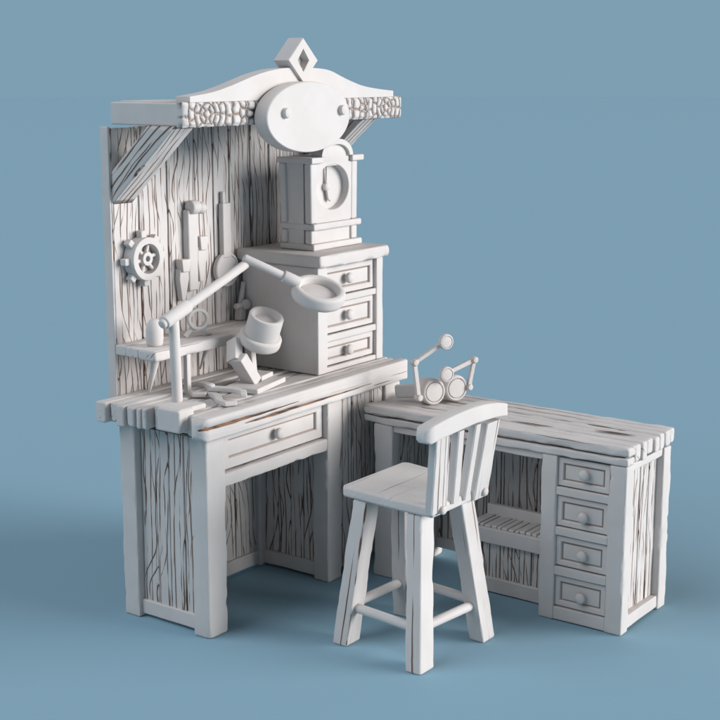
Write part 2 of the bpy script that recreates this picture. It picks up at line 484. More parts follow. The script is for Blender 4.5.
# roof boards
roof = B()
carve(roof, .056, 1.326, .124, .462, 1.751, 1.827, 'x', ch=.005, amp=1.0, seed=71)
carve(roof, .10, 1.300, .250, .455, 1.822, 1.831, 'x', ch=.003, amp=1.2, seed=72)
rf = obj('roof', roof, 'resin', wb)
def frieze():
    X0, X1, Z0, Z1 = .0535, 1.3285, 1.748, 1.830
    rnd = random.Random(5)
    seeds = []
    RAD = (.016, .038, .064, .094, .126)
    ros = []
    for cx in (.172, 1.216):
        ros.append((cx, 1.789, [[2 * PI * (i + rnd.uniform(-.16, .16)) / k for i in range(k)] for k in (1, 6, 8, 11, 14)]))
    def brick(xa, xb):
        x = xa
        while x < xb:
            w = rnd.uniform(.032, .05)
            k = rnd.choice((2, 3))
            for i in range(k):
                seeds.append((x + w / 2 + rnd.uniform(-.006, .006), Z0 + (Z1 - Z0) * (i + .5) / k + rnd.uniform(-.005, .005)))
            x += w
    brick(.26, 1.13)
    seams = (.3005, .372, .99, 1.070)
    nx, nz = 560, 40
    bm = B(); lay = bm.verts.layers.float.new('groove')
    seeds.sort()
    rows = []
    for j in range(nz + 1):
        row = []
        for i in range(nx + 1):
            x = X0 + (X1 - X0) * i / nx; z = Z0 + (Z1 - Z0) * j / nz
            wx = x + .003 * noise.noise(Vector((x * 60, z * 60, 1))); wz = z + .003 * noise.noise(Vector((x * 60, z * 60, 5)))
            d1 = d2 = 9
            for sx, sz in seeds:
                if sx < wx - .07:
                    continue
                if sx > wx + .07:
                    break
                d = math.hypot(wx - sx, wz - sz)
                if d < d1:
                    d1, d2 = d, d1
                elif d < d2:
                    d2 = d
            e = (d2 - d1) / 2
            for rx, rz, spk in ros:
                dx, dz = wx - rx, (wz - rz) * 1.04
                rr = math.hypot(dx, dz)
                if rr < RAD[-1]:
                    e = RAD[-1] - rr
                    for kk, Rk in enumerate(RAD):
                        e = min(e, abs(rr - Rk))
                    kk = next(q for q in range(len(RAD)) if rr <= RAD[q])
                    if kk:
                        th = math.atan2(dz, dx)
                        for a_ in spk[kk]:
                            da = abs((th - a_ + PI) % (2 * PI) - PI)
                            e = min(e, rr * math.sin(min(da, PI / 2)))
            for s in seams:
                e = min(e, abs(wx + .004 * noise.noise(Vector((0, z * 40, s))) - s))
            h = .013 * (min(1, e / .009) ** .55)
            edge = min(j, nz - j) / 5
            h *= min(1, .35 + .65 * edge) if edge < 1 else 1
            endx = min(i, nx - i) / 8
            h *= math.sqrt(min(1, endx))
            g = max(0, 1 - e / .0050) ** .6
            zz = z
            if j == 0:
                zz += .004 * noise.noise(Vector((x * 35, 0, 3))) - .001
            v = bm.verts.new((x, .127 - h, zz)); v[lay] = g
            row.append(v)
        rows.append(row)
    for j in range(nz):
        for i in range(nx):
            bm.faces.new((rows[j][i], rows[j][i + 1], rows[j + 1][i + 1], rows[j + 1][i]))
    # skirt back into the roof board
    back = []
    loop = rows[0] + [r[-1] for r in rows[1:]] + rows[-1][-2::-1] + [r[0] for r in rows[-2:0:-1]]
    bk = [bm.verts.new((v.co.x, .150, v.co.z)) for v in loop]
    for i in range(len(loop)):
        j = (i + 1) % len(loop)
        bm.faces.new((loop[i], bk[i], bk[j], loop[j]))
    return bm
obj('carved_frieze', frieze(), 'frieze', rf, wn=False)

def smooth_curve(pts, n):
    out = []
    P = [pts[0]] + pts + [pts[-1]]
    for i in range(1, len(P) - 2):
        for k in range(n):
            t = k / n
            a, b, c, d = P[i - 1], P[i], P[i + 1], P[i + 2]
            out.append(tuple(.5 * (2 * b[q] + (c[q] - a[q]) * t + (2 * a[q] - 5 * b[q] + 4 * c[q] - d[q]) * t * t + (3 * b[q] - a[q] - 3 * c[q] + d[q]) * t ** 3) for q in (0, 1)))
    out.append(pts[-1])
    return out
top = smooth_curve([(.087, 1.849), (.20, 1.862), (.285, 1.880), (.357, 1.899), (.43, 1.918), (.51, 1.933), (.59, 1.941), (.69, 1.943), (.79, 1.940), (.86, 1.931), (.93, 1.909), (1.0, 1.889), (1.07, 1.873), (1.168, 1.861), (1.268, 1.853)], 4)
bm = B()
prism(bm, [(1.268, 1.8285), (.087, 1.8285)] + top, xz(0, .184, 0), .066, bev=.0035)
obj('pediment', bm, 'resin', rf, wn=True, angle=40)

# diamond finial with a diamond socket
bm = B()
cx, cz, hw, hh = .677, 1.968, .086, .080
def dia(k, y, hwk=None, hhk=None):
    a, b = (hwk or hw) * k, (hhk or hh) * k
    return [Vector((cx, y, cz + b)), Vector((cx - a, y, cz)), Vector((cx, y, cz - b)), Vector((cx + a, y, cz))]
rings_to_bm(bm, [dia(.97, .176), dia(1, .172), dia(1, .109), dia(.97, .105), dia(1, .105, .034, .042), dia(.96, .1065, .034, .042), dia(.94, .137, .034, .042)])
obj('diamond_finial', bm, 'resin', rf, wn=False, angle=20)

# blank oval sign with two pegs
bm = B()
M = xz(.643, .112, 1.768)
b = .004
lathe(bm, [(1 - .03, 0), (1, .006), (1, .054), (.985, .0605), (.965, .062)], M, 96, sx=.243, sy=.126)
sg = obj('oval_sign', bm, 'resin', rf, wn=True, angle=50)
for x, z in ((.500, 1.786), (.829, 1.789)):
    bm = B(); lathe(bm, [(.0185, -.004), (.0185, .011), (.016, .016), (.010, .0185)], xz(x, .05, z), 24)
    obj('peg', bm, 'resin', sg, wn=False, angle=40)

# diagonal braces under the roof
def brace(x0, x1, seed):
    bm = B()
    prof = [(.460, 1.590), (.460, 1.475), (.150, 1.752), (.280, 1.752)]
    n = 14
    rings = []
    top_, low_ = (prof[0], prof[3]), (prof[1], prof[2])
    for i in range(n + 1):
        t = i / n
        a = [top_[0][q] + (top_[1][q] - top_[0][q]) * t for q in (0, 1)]
        c = [low_[0][q] + (low_[1][q] - low_[0][q]) * t for q in (0, 1)]
        w = [.005 * (1 + .8 * noise.noise(Vector((t * 5, k * 3.1, seed)))) for k in range(4)]
        dirv = Vector((a[0] - c[0], a[1] - c[1])).normalized()
        def pt(base, s, x):
            return Vector((x, base[0] + dirv.x * s, base[1] + dirv.y * s))
        rings.append([pt(a, 0, x0 + w[0]), pt(a, -w[0], x0), pt(c, w[1], x0), pt(c, 0, x0 + w[1]), pt(c, 0, x1 - w[2]), pt(c, w[2], x1), pt(a, -w[3], x1), pt(a, 0, x1 - w[3])])
    rings_to_bm(bm, rings)
    # lay the grain upright in object space, then turn the object
    return bm
obj('brace', brace(.048, .149, 1), 'crack_brace', wb, rotx=R(48.5))
obj('brace', brace(1.115, 1.212, 7), 'crack_brace', wb, rotx=R(48.5))

# shelf on the backboard, with its post
bm = B()
carve(bm, .036, .700, .405, .458, .946, .983, 'x', ch=.006, seed=81)
carve(bm, .030, .700, .338, .4015, .947, .982, 'x', ch=.006, seed=82)
carve(bm, .022, .700, .249, .3345, .944, .984, 'x', ch=.009, amp=1.3, seed=83)
sh = obj('shelf', bm, 'worn_x', wb)
bm = B(); carve(bm, .190, .211, .258, .277, .800, .945, 'z', ch=.004, amp=1, seed=84)
obj('shelf_post', bm, 'resin', sh)

# ------------------------------------------------------------------ chest of three drawers on the bench
ch = thing('drawer_chest', 'small white chest of three drawers standing on the bench under the clock', 'drawer chest', (.91, .25, .802))
bm = B()
carve(bm, .708, .724, .076, .440, .802, 1.210, 'z', ch=.003, amp=.4, seed=91)            # left side
carve(bm, 1.106, 1.122, .076, .440, .802, 1.210, 'z', ch=.003, amp=.4, seed=92)          # right side
box(bm, .722, 1.108, .424, .438, .803, 1.209)
obj('carcass', bm, 'resin', ch)
bm = B(); carve(bm, .704, .762, .066, .090, .802, 1.212, 'z', ch=.005, amp=1.2, seed=93, notch=.004); obj('stile', bm, 'resin', ch)
bm = B(); carve(bm, 1.082, 1.126, .066, .090, .802, 1.212, 'z', ch=.005, amp=1.2, seed=94, notch=.004); obj('stile', bm, 'resin', ch)
for z0, z1 in ((1.066, 1.090), (.921, .946), (.803, .822)):
    bm = B(); carve(bm, .760, 1.084, .070, .092, z0, z1, 'x', ch=.003, amp=.6, seed=int(z0 * 100)); obj('drawer_rail', bm, 'resin', ch)
for (z0, z1), kz in zip(((1.0915, 1.206), (.9475, 1.0645), (.8235, .9195)), (1.152, 1.009, .871)):
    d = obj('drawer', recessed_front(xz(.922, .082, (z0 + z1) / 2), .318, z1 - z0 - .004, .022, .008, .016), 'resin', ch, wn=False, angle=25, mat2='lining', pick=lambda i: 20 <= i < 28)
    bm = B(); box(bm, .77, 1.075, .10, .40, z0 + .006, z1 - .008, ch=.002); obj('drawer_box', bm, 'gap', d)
    obj('knob', knob_bm((.905, .089, kz), (0, -1, 0), .021), 'resin', d, wn=False)
bm = B(); carve(bm, .690, 1.142, .044, .457, 1.212, 1.258, 'x', ch=.010, amp=1.6, seed=95, step=.02, notch=.012)
obj('top_slab', bm, 'resin', ch)

# ------------------------------------------------------------------ mantel clock
ck = thing('mantel_clock', 'white arched mantel clock with two hands on top of the drawer chest', 'clock', (.94, .23, 1.2585))
bm = B(); box(bm, .794, 1.066, .202, .300, 1.282, 1.592, ch=.003); box(bm, .800, 1.062, .166, .20, 1.284, 1.337, ch=.002); obj('case', bm, 'resin', ck)
for nm, b_, c in (('base_moulding', (.789, 1.102, .150, .318, 1.2585, 1.284), .006), ('waist_moulding', (.791, 1.098, .150, .314, 1.335, 1.361), .006)):
    bm = B(); carve(bm, *b_, ax='x', ch=c, amp=.5, seed=7); obj(nm, bm, 'resin', ck)
# corner pilasters, lower and upper (the upper ones flare outwards)
for x0, x1, sx in ((.784, .819, -1), (1.038, 1.076, 1)):
    bm = B(); carve(bm, x0, x1, .157, .190, 1.284, 1.336, 'z', ch=.006, amp=.3, seed=3); carve(bm, x0, x1, .157, .190, 1.361, 1.590, 'z', ch=.007, amp=.3, seed=4, shear=(sx * .012, 0))
    obj('pilaster', bm, 'resin', ck)
    bm = B(); carve(bm, x0, x1, .278, .308, 1.284, 1.336, 'z', ch=.006, amp=.3, seed=3); carve(bm, x0, x1, .278, .308, 1.361, 1.590, 'z', ch=.007, amp=.3, seed=4, shear=(sx * .012, .03))
    obj('pilaster', bm, 'resin', ck)
# cornice with its round arch
def arch_outline(cx, hw, z0, zs, zt, x0, x1, n=20):
    pts = [(x0, z0), (x1, z0), (x1, zs)]
    for i in range(n + 1):
        a = PI * i / n
        pts.append((cx + hw * math.cos(a), zs + (zt - zs) * math.sin(a)))
    pts.append((x0, zs))
    return pts
bm = B(); carve(bm, .778, 1.106, .193, .320, 1.5885, 1.6105, 'x', ch=.004, amp=.5, seed=5)
carve(bm, .776, .848, .146, .200, 1.588, 1.611, 'y', ch=.004, amp=.3, seed=5)
carve(bm, 1.032, 1.108, .146, .200, 1.588, 1.611, 'y', ch=.004, amp=.3, seed=6)
t0 = []
n = 24
outer = [(.940 + .100 * math.cos(PI * i / n), 1.611 + .066 * math.sin(PI * i / n)) for i in range(n + 1)]
inner = [(.940 + .076 * math.cos(PI * i / n), 1.6105 + .045 * math.sin(PI * i / n)) for i in range(n + 1)]
prism(bm, outer + inner[::-1], xz(0, .20, 0), .052, bev=.003)
cn = obj('cornice', bm, 'resin', ck, angle=40)
bm = B(); prism(bm, [(.852, 1.575), (1.028, 1.575)] + [(.940 + .088 * math.cos(PI * i / n), 1.609 + .056 * math.sin(PI * i / n)) for i in range(n + 1)], xz(0, .198, 0), .036, bev=.001)
obj('tympanum', bm, 'resin', cn, wn=False, angle=30)
# front board with a round dial sunk in it
bm = B()
dcx, dcz, drx, drz = .923, 1.494, .108, .087
fx0, fx1, fz0, fz1 = .812, 1.046, 1.362, 1.588
m_ = 64
def elp(k, y):
    return [Vector((dcx + (drx - .006) * k * math.cos(2 * PI * i / m_), y, dcz + drz * k * math.sin(2 * PI * i / m_))) for i in range(m_)]
def rect(y):
    out = []
    for i in range(m_):
        a = 2 * PI * i / m_
        c, s = math.cos(a), math.sin(a)
        tx = ((fx1 - dcx) if c > 0 else (dcx - fx0)) / max(abs(c), 1e-6)
        tz = ((fz1 - dcz) if s > 0 else (dcz - fz0)) / max(abs(s), 1e-6)
        t = min(tx, tz)
        out.append(Vector((dcx + c * t, y, dcz + s * t)))
    return out
rings_to_bm(bm, [rect(.203), rect(.160), elp(1.02, .160), elp(1.0, .162), elp(.985, .191), elp(.95, .192)])
di = obj('dial_board', bm, 'resin', ck, wn=False, angle=30)
bm = B(); prism(bm, [(.905, 1.494), (.9085, 1.570), (.914, 1.570), (.919, 1.494)], xz(0, .186, 0), .008, bev=.0015); obj('minute_hand', bm, 'resin', di)
bm = B(); prism(bm, [(.903, 1.492), (.914, 1.446), (.930, 1.436), (.934, 1.446), (.921, 1.494)], xz(0, .184, 0), .009, bev=.0015); obj('hour_hand', bm, 'resin', di)
bm = B(); lathe(bm, [(.016, 0), (.016, .014), (.012, .018), (.004, .019)], xz(.912, .191, 1.494), 24); obj('hub', bm, 'resin', di, wn=False, angle=40)

# ------------------------------------------------------------------ tools on the backboard
gr = thing('cog_wheel', 'toothed cog wheel with spokes fixed to the backboard below the left brace', 'cog wheel', (.165, .456, 1.278))
M = xz(.165, .456, 1.278)
bm = B()
torus_ring(bm, M, .077, .053, .052, .0025)
for i in range(6):
    a = 2 * PI * i / 6 + .2
    cyl(bm, M @ Vector((.018 * math.cos(a), .018 * math.sin(a), .030)), M @ Vector((.055 * math.cos(a), .055 * math.sin(a), .030)), .0075, n=10)
torus_ring(bm, M, .025, .010, .047, .003, 32)
obj('wheel', bm, 'resin', gr, angle=40)
bm = B(); lathe(bm, [(.052, 0), (.052, .016), (.049, .018)], M, 40); obj('wheel_disc', bm, 'resin', gr, wn=False, angle=40)
for i in range(8):
    a = 2 * PI * i / 8 + .05
    bm = B()
    T = M @ Matrix.Rotation(a, 4, 'Z')
    carve(bm, .068, .100, -.0125, .0125, .006, .034, 'x', ch=.004, amp=.4, seed=i, M=T)
    obj('tooth', bm, 'resin', gr)

def chisel(x, z0, z1, label, tilt):
    t = thing('chisel', label, 'chisel', (x, .457, z1), 'chisels on the backboard')
    T = Matrix.Translation((x, .457, z1)) @ Matrix.Rotation(tilt, 4, 'Y')
    L = z1 - z0
    bm = B()
    prism(bm, [(-.017, -L * .30), (.017, -L * .30), (.024, 0), (-.024, 0)][::-1], T @ xz(0, 0, 0), .036, bev=.003)
    obj('blade_head', bm, 'resin', t)
    bm = B()
    prism(bm, [(-.023, -L * .22), (-.026, -L * .48), (-.012, -L), (.006, -L), (.025, -L * .48), (.023, -L * .22)][::-1], T @ xz(0, 0, 0), .026, bev=.004)
    obj('handle', bm, 'resin', t)
    return t
chisel(.376, 1.098, 1.252, 'short chisel on the backboard nearest the cog wheel', .03)
chisel(.476, 1.158, 1.328, 'short chisel on the backboard between the hammer and the round mirror', .03)

hm = thing('hammer', 'long handled hammer with a stubby round head on the backboard', 'hammer', (.42, .457, 1.13))
bm = B(); carve(bm, .398, .446, .428, .456, 1.130, 1.432, 'z', ch=.006, amp=1, seed=3, taper=-.12); obj('handle', bm, 'resin', hm)
bm = B(); cyl(bm, (.405, .430, 1.440), (.448, .430, 1.440), .026, .026, .007); cyl(bm, (.446, .430, 1.436), (.476, .424, 1.434), .021, .023, .006)
obj('hammer_head', bm, 'resin', hm, wn=False, angle=45)

mr = thing('hand_mirror', 'round hand mirror hanging disc down on the backboard beside the drawer chest', 'hand mirror', (.61, .457, 1.13))
M = xz(.620, .457, 1.186)
bm = B(); lathe(bm, [(.056, 0), (.066, .004), (.066, .020), (.062, .024), (.056, .024), (.053, .020), (.02, .021)], M, 48); obj('mirror_disc', bm, 'resin', mr, wn=False, angle=40)
bm = B(); carve(bm, .594, .640, .432, .457, 1.232, 1.440, 'z', ch=.004, amp=1, seed=8); obj('handle', bm, 'resin', mr)
bm = B(); carve(bm, .603, .618, .440, .456, 1.436, 1.484, 'z', ch=.004, amp=.5, seed=8); obj('tang', bm, 'resin', mr)

# things on and through the shelf
aw = thing('awl', 'fat round handled awl stuck down through the left end of the shelf', 'awl', (.095, .340, .83))
bm = B()
lathe(bm, [(.020, 0), (.026, .002), (.029, .010), (.031, .030), (.031, .056), (.029, .071), (.024, .084), (.016, .093), (.007, .097)], at((.100, .325, .9835)), 36)
obj('handle', bm, 'resin', aw, wn=False, angle=60)
bm = B(); cyl(bm, (.108, .368, .806), (.094, .316, .945), .004, .016, .002, 20); obj('spike', bm, 'resin', aw, wn=False, angle=50)

rt = thing('ring_holder', 'open ring on two splayed legs standing on the shelf', 'ring holder', (.32, .33, .984))
M = Matrix.Translation((.325, .325, 1.048)) @ frame((-.55, -.83, .05), (.83, -.55, 0))
bm = B(); torus_ring(bm, M @ Matrix.Translation((0, 0, -.014)), .040, .028, .030, .003); obj('ring', bm, 'resin', rt, angle=40)
for a, b in (((.312, .336, 1.022), (.283, .352, .985)), ((.334, .318, 1.020), (.350, .312, .985))):
    bm = B(); carve(bm, -.0085, .0085, -.0085, .0085, 0, (Vector(b) - Vector(a)).length, 'z', ch=.002, amp=.4, M=at(a, Vector(b) - Vector(a), (1, -1, 0))); obj('leg', bm, 'resin', rt)
pk = thing('pick', 'thin pointed pick hanging under the shelf', 'pick', (.36, .33, .90))
bm = B(); cyl(bm, (.322, .318, .862), (.365, .318, .9455), .003, .009, .002, 16); obj('point', bm, 'resin', pk, wn=False, angle=50)
bm = B(); lathe(bm, [(.016, 0), (.017, .004), (.012, .007), (.007, .008)], at((.365, .318, .9845)), 16); obj('cap', bm, 'resin', pk, wn=False, angle=50)

cl = thing('wrench', 'small wrench with a wing nut standing on the right end of the shelf', 'wrench', (.66, .43, .984))
bm = B(); carve(bm, .655, .690, .410, .440, .984, 1.040, 'z', ch=.004, amp=.5, seed=2, shear=(.1, 0)); obj('foot', bm, 'resin', cl)
bm = B(); cyl(bm, (.678, .428, 1.035), (.700, .428, 1.130), .011, .009, .003, 20); obj('shaft', bm, 'resin', cl, wn=False, angle=45)
bm = B(); cyl(bm, (.640, .420, 1.040), (.722, .410, 1.046), .012, .010, .003, 20); lathe(bm, [(.018, 0), (.020, .006), (.020, .014), (.014, .019)], at((.690, .415, 1.044), (-.4, -1, .1)), 20)
obj('wing_nut', bm, 'resin', cl, wn=False, angle=45)

# ------------------------------------------------------------------ magnifier lamp clamped to the left end
lp = thing('magnifier_lamp', 'jointed arm magnifier lamp clamped to the left end of the bench top', 'magnifier lamp', (-.03, .11, .74))
bm = B(); carve(bm, -.082, -.004, .046, .150, .742, .822, 'x', ch=.008, amp=.6, seed=5)
carve(bm, -.07, .062, .052, .172, .8045, .8235, 'x', ch=.005, amp=.4, seed=6)
obj('clamp', bm, 'resin', lp)
bm = B(); cyl(bm, (.021, .148, .822), (.010, .146, 1.120), .0185, .0185, .004); obj('pole', bm, 'resin', lp, wn=False, angle=45)
el = Vector((.012, .145, 1.122)); ar = Vector((.405, .145, 1.263)); dv = (ar - el).normalized()
bm = B(); cyl(bm, el - dv * .066, ar, .0165, .0165, .006); obj('lower_arm', bm, 'resin', lp, wn=False, angle=45)
bm = B(); cyl(bm, el - dv * .052, el + dv * .075, .0235, .0235, .005); obj('sleeve', bm, 'resin', lp, wn=False, angle=45)
lc = Vector((.583, -.03, 1.146)); ln = Vector((-.126, -.370, .921)).normalized()
a0 = Vector((.382, .140, 1.276)); tow = (lc - a0); tow = (tow - ln * tow.dot(ln) * .0).normalized()
e_ = lc - tow * .083
bm = B(); cyl(bm, a0 - tow * .01, e_, .0155, .0155, .006); obj('upper_arm', bm, 'resin', lp, wn=False, angle=45)
bm = B(); cyl(bm, e_ - tow * .062, e_ + tow * .004, .0225, .0225, .004); obj('collar', bm, 'resin', lp, wn=False, angle=45)
M = at(lc - ln * .022, ln)
bm = B(); lathe(bm, [(.055, -.012), (.086, -.012), (.094, -.006), (.099, .004), (.0995, .008), (.0995, .030), (.097, .038), (.091, .043), (.079, .0435), (.073, .040), (.070, .033), (.0685, .016)], M, 64); rg = obj('lens_ring', bm, 'resin', lp, wn=False, angle=50)
bm = B(); lathe(bm, [(.0690, .014), (.066, .0175), (.062, .0185), (.03, .0215)], M, 48); obj('lens', bm, 'resin', rg, wn=False)

# ------------------------------------------------------------------ tilted microscope head
ms = thing('microscope', 'stubby tilted microscope on a bent stand on the bench', 'microscope', (.42, .14, .802))
Mb = Matrix.Translation((.424, .138, .802)) @ Matrix.Rotation(R(13), 4, 'Z')
bm = B(); carve(bm, -.115, .115, -.066, .066, 0, .020, 'x', ch=.004, amp=.5, seed=1, M=Mb); obj('base', bm, 'resin', ms)
bm = B(); carve(bm, .005, .100, -.022, .052, .0205, .040, 'x', ch=.004, amp=.5, seed=2, M=Mb); obj('foot', bm, 'resin', ms)
n_ = Vector((-.103, -.407, .907)).normalized()
fc = Vector((.440, .130, .972))
bm = B()
lathe(bm, [(.070, -.014), (.0755, -.009), (.0775, .0), (.0775, .020), (.074, .026), (.068, .028), (.062, .029)], at(fc, n_), 56); obj('flange', bm, 'resin', ms, wn=False, angle=50)
bm = B()
lathe(bm, [(.060, .026), (.0635, .030), (.0635, .104), (.0605, .109), (.055, .1105), (.0505, .1095), (.0485, .104), (.0475, .088), (.045, .085), (.02, .087)], at(fc, n_), 56); br = obj('barrel', bm, 'resin', ms, wn=False, angle=40)
bm = B(); kp = fc + Vector((.060, -.005, .040)); cyl(bm, kp, kp + Vector((.030, .006, .008)), .017, .017, .004); obj('focus_knob', bm, 'resin', br, wn=False, angle=45)
# bent stand: lower limb leans left, upper limb leans back under the flange
def limb(p, q, w, d, seed):
    p, q = Vector(p), Vector(q)
    bm = B(); carve(bm, -w, w, -d, d, 0, (q - p).length, 'z', ch=.004, amp=.5, seed=seed, M=at(p, q - p, (1, 0, 0)))
    return bm
obj('limb', limb((.408, .140, .822), (.338, .150, .926), .022, .030, 4), 'resin', ms)
obj('limb', limb((.332, .160, .908), (.378, .196, .975), .018, .026, 5), 'resin', ms)
obj('strut', limb((.440, .165, .838), (.430, .170, .960), .013, .014, 6), 'resin', ms)

# ------------------------------------------------------------------ pliers
pl = thing('pliers', 'pair of open pliers lying on the bench front board', 'pliers', (.2, .14, .802))
z = .803
def jaw(pts, lift, name):
    bm = B()
    prism(bm, pts, Matrix.Translation((0, 0, z + lift)), .017, bev=.004)
    return obj(name, bm, 'resin', pl)
def thick(path, ws):
    Lf, Rt = [], []
    for i, (x, y) in enumerate(path):
        a = path[max(0, i - 1)]; b = path[min(len(path) - 1, i + 1)]
        d = Vector((b[0] - a[0], b[1] - a[1])).normalized()
        Lf.append((x - d.y * ws[i], y + d.x * ws[i])); Rt.append((x + d.y * ws[i], y - d.x * ws[i]))
    return Lf + Rt[::-1]
pv = (.216, .172)
jaw(thick([(.190, .246), (.168, .205), (.192, .178), pv, (.190, .118), (.138, .060), (.128, .022), (.160, .004)], [.007, .014, .017, .017, .015, .013, .013, .012]), 0, 'handle')
jaw(thick([(.242, .262), (.252, .226), (.240, .194), pv, (.238, .120), (.246, .080), (.238, .040), (.200, .004)], [.007, .013, .016, .017, .015, .013, .013, .012]), .018, 'handle')
bm = B(); lathe(bm, [(.016, 0), (.016, .006), (.010, .010)], at((pv[0], pv[1], z + .034)), 20); obj('pivot', bm, 'resin', pl, wn=False, angle=40)

# ------------------------------------------------------------------ side desk
sd = thing('side_desk', 'low white desk with four small drawers at the right of the stool', 'desk', (1.03, -.6, 0))
T2 = .612
legpost(.853, .905, -.170, -.086, T2, 11, sd)
legpost(.853, .905, -.874, -.812, T2, 12, sd, notch=.004)
legpost(.853, .912, -1.142, -1.074, T2, 13, sd)
legpost(1.158, 1.222, -1.142, -1.072, T2, 14, sd, notch=.008)
legpost(1.158, 1.222, -.170, -.100, T2, 15, sd)
# top boards running lengthwise
bm = B()
xs = [.905, .955, .998, 1.050, 1.094, 1.140, 1.188, 1.232]
rnd = random.Random(3)
for i, (a, b) in enumerate(zip(xs, xs[1:])):
    carve(bm, a + .003, b - .003, -1.149 - rnd.uniform(-.005, .006), -.048 + rnd.uniform(-.006, .006), T2 + rnd.uniform(.0, .012), .677 + rnd.uniform(-.003, .002), 'y', ch=.007, amp=1.8, seed=100 + i, step=.02, notch=.006)
carve(bm, .844, .904, -1.150, -.042, .646, .680, 'y', ch=.008, amp=1.8, seed=110, step=.02, notch=.010)
carve(bm, .849, .906, -1.146, -.040, .6125, .6405, 'y', ch=.006, amp=1.8, seed=111, step=.02, notch=.008)
st = obj('tabletop', bm, 'worn_y', sd)
for y0_, y1_, x_, w_ in ((-.93, -1.09, 1.020, .008), (-.62, -.80, .962, .004), (-.30, -.52, 1.075, .004)):
    bm = B(); n = 12
    L_, R_ = [], []
    for i in range(n + 1):
        t = i / n; y = y0_ + (y1_ - y0_) * t; h = w_ * math.sin(PI * t) ** .8 + .0002; xx = x_ + .010 * (t - .5) + .002 * noise.noise(Vector((y * 30, x_, 0)))
        L_.append(bm.verts.new((xx - h, y, .6796))); R_.append(bm.verts.new((xx + h, y, .6796)))
    for i in range(n):
        bm.faces.new((L_[i], R_[i], R_[i + 1], L_[i + 1]))
    obj('split', bm, 'gap', st, smooth=False)
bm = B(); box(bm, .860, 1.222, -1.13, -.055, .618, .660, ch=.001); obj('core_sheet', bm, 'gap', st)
# end panel and rails
panel('end_panel', (.914, 1.158, .055, .586, -1.112, -1.098), dict(across='x', n=4, seed=21), (.914, 1.156, -1.1, -1.09, .055, .59), sd)
bm = B(); carve(bm, .910, 1.160, -1.134, -1.098, .582, .611, 'x', ch=.004, amp=1.2, seed=121); obj('top_rail', bm, 'resin', sd)
bm = B(); carve(bm, .910, 1.160, -1.136, -1.098, .010, .056, 'x', ch=.004, amp=1, seed=122); obj('bottom_rail', bm, 'resin', sd)
panel('end_panel', (.908, 1.158, .05, .606, -.128, -.112), dict(across='x', n=4, seed=27), (.908, 1.156, -.113, -.104, .05, .606), sd)
bm = B(); carve(bm, .906, 1.160, -.142, -.108, .006, .052, 'x', ch=.004, amp=1, seed=125); obj('bottom_rail', bm, 'resin', sd)
# back panel
panel('back_panel', (-1.074, -.100, .066, .61, 1.186, 1.200), dict(across='y', n=12, seed=23), (1.198, 1.207, -1.074, -.1, .066, .608), sd)
bm = B(); carve(bm, 1.172, 1.204, -1.074, -.100, .040, .082, 'y', ch=.004, amp=1, seed=123); obj('bottom_rail', bm, 'resin', sd)
bm = B(); carve(bm, .862, .884, -.812, -.168, .584, .611, 'y', ch=.004, amp=1, seed=124); obj('top_rail', bm, 'resin', sd)
# drawer column
bm = B(); box(bm, .90, 1.17, -.826, -.812, .02, .61); obj('column_side', bm, 'resin', sd)
for z0, z1 in ((.468, .497), (.320, .350), (.171, .203), (.004, .051)):
    bm = B(); carve(bm, .856, .880, -1.076, -.872, z0, z1, 'y', ch=.003, amp=.6, seed=int(z0 * 500)); obj('drawer_rail', bm, 'resin', sd)
def yz_left(x, y, z):   # local x -> -Y, local y -> Z, local z -> -X
    return Matrix(((0, 0, -1, x), (-1, 0, 0, y), (0, 1, 0, z), (0, 0, 0, 1)))
for (z0, z1), kz in zip(((.499, .606), (.352, .466), (.205, .318), (.053, .169)), (.557, .402, .261, .105)):
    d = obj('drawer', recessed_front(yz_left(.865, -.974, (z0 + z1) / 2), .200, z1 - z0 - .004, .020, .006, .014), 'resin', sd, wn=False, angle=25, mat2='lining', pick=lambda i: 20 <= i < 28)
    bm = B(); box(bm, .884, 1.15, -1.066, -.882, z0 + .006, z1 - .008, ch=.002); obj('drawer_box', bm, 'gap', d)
    obj('knob', knob_bm((.872, -.982, kz), (-1, 0, 0), .020), 'resin', d, wn=False)
# low shelf box beside the drawers
bm = B(); carve(bm, .945, .962, -.812, -.455, .196, .255, 'y', ch=.004, amp=1.0, seed=131)
carve(bm, 1.085, 1.110, -.812, -.455, .252, .300, 'y', ch=.004, amp=.8, seed=132)
lowsh = obj('low_shelf', bm, 'resin', sd)
bm = B(); rnd = random.Random(9); y = -.455
while y > -.80:
    w = rnd.uniform(.018, .032)
    carve(bm, .962, 1.086, y - w + .003, y, .236, .262 + rnd.uniform(-.003, .003), 'x', ch=.003, amp=1, seed=int(-y * 1000))
    y -= w
obj('slats', bm, 'resin', lowsh)
bm = B(); box(bm, .964, 1.084, -.81, -.457, .228, .244, ch=.001); obj('slat_bed', bm, 'gap', lowsh)
panel('low_panel', (-.812, -.46, .058, .2, .962, .974), dict(across='y', n=8, seed=25), (.973, .982, -.81, -.46, .05, .2), sd)
bm = B(); carve(bm, .950, .980, -.812, -.455, .004, .060, 'y', ch=.004, amp=1, seed=133); obj('bottom_rail', bm, 'resin', sd)

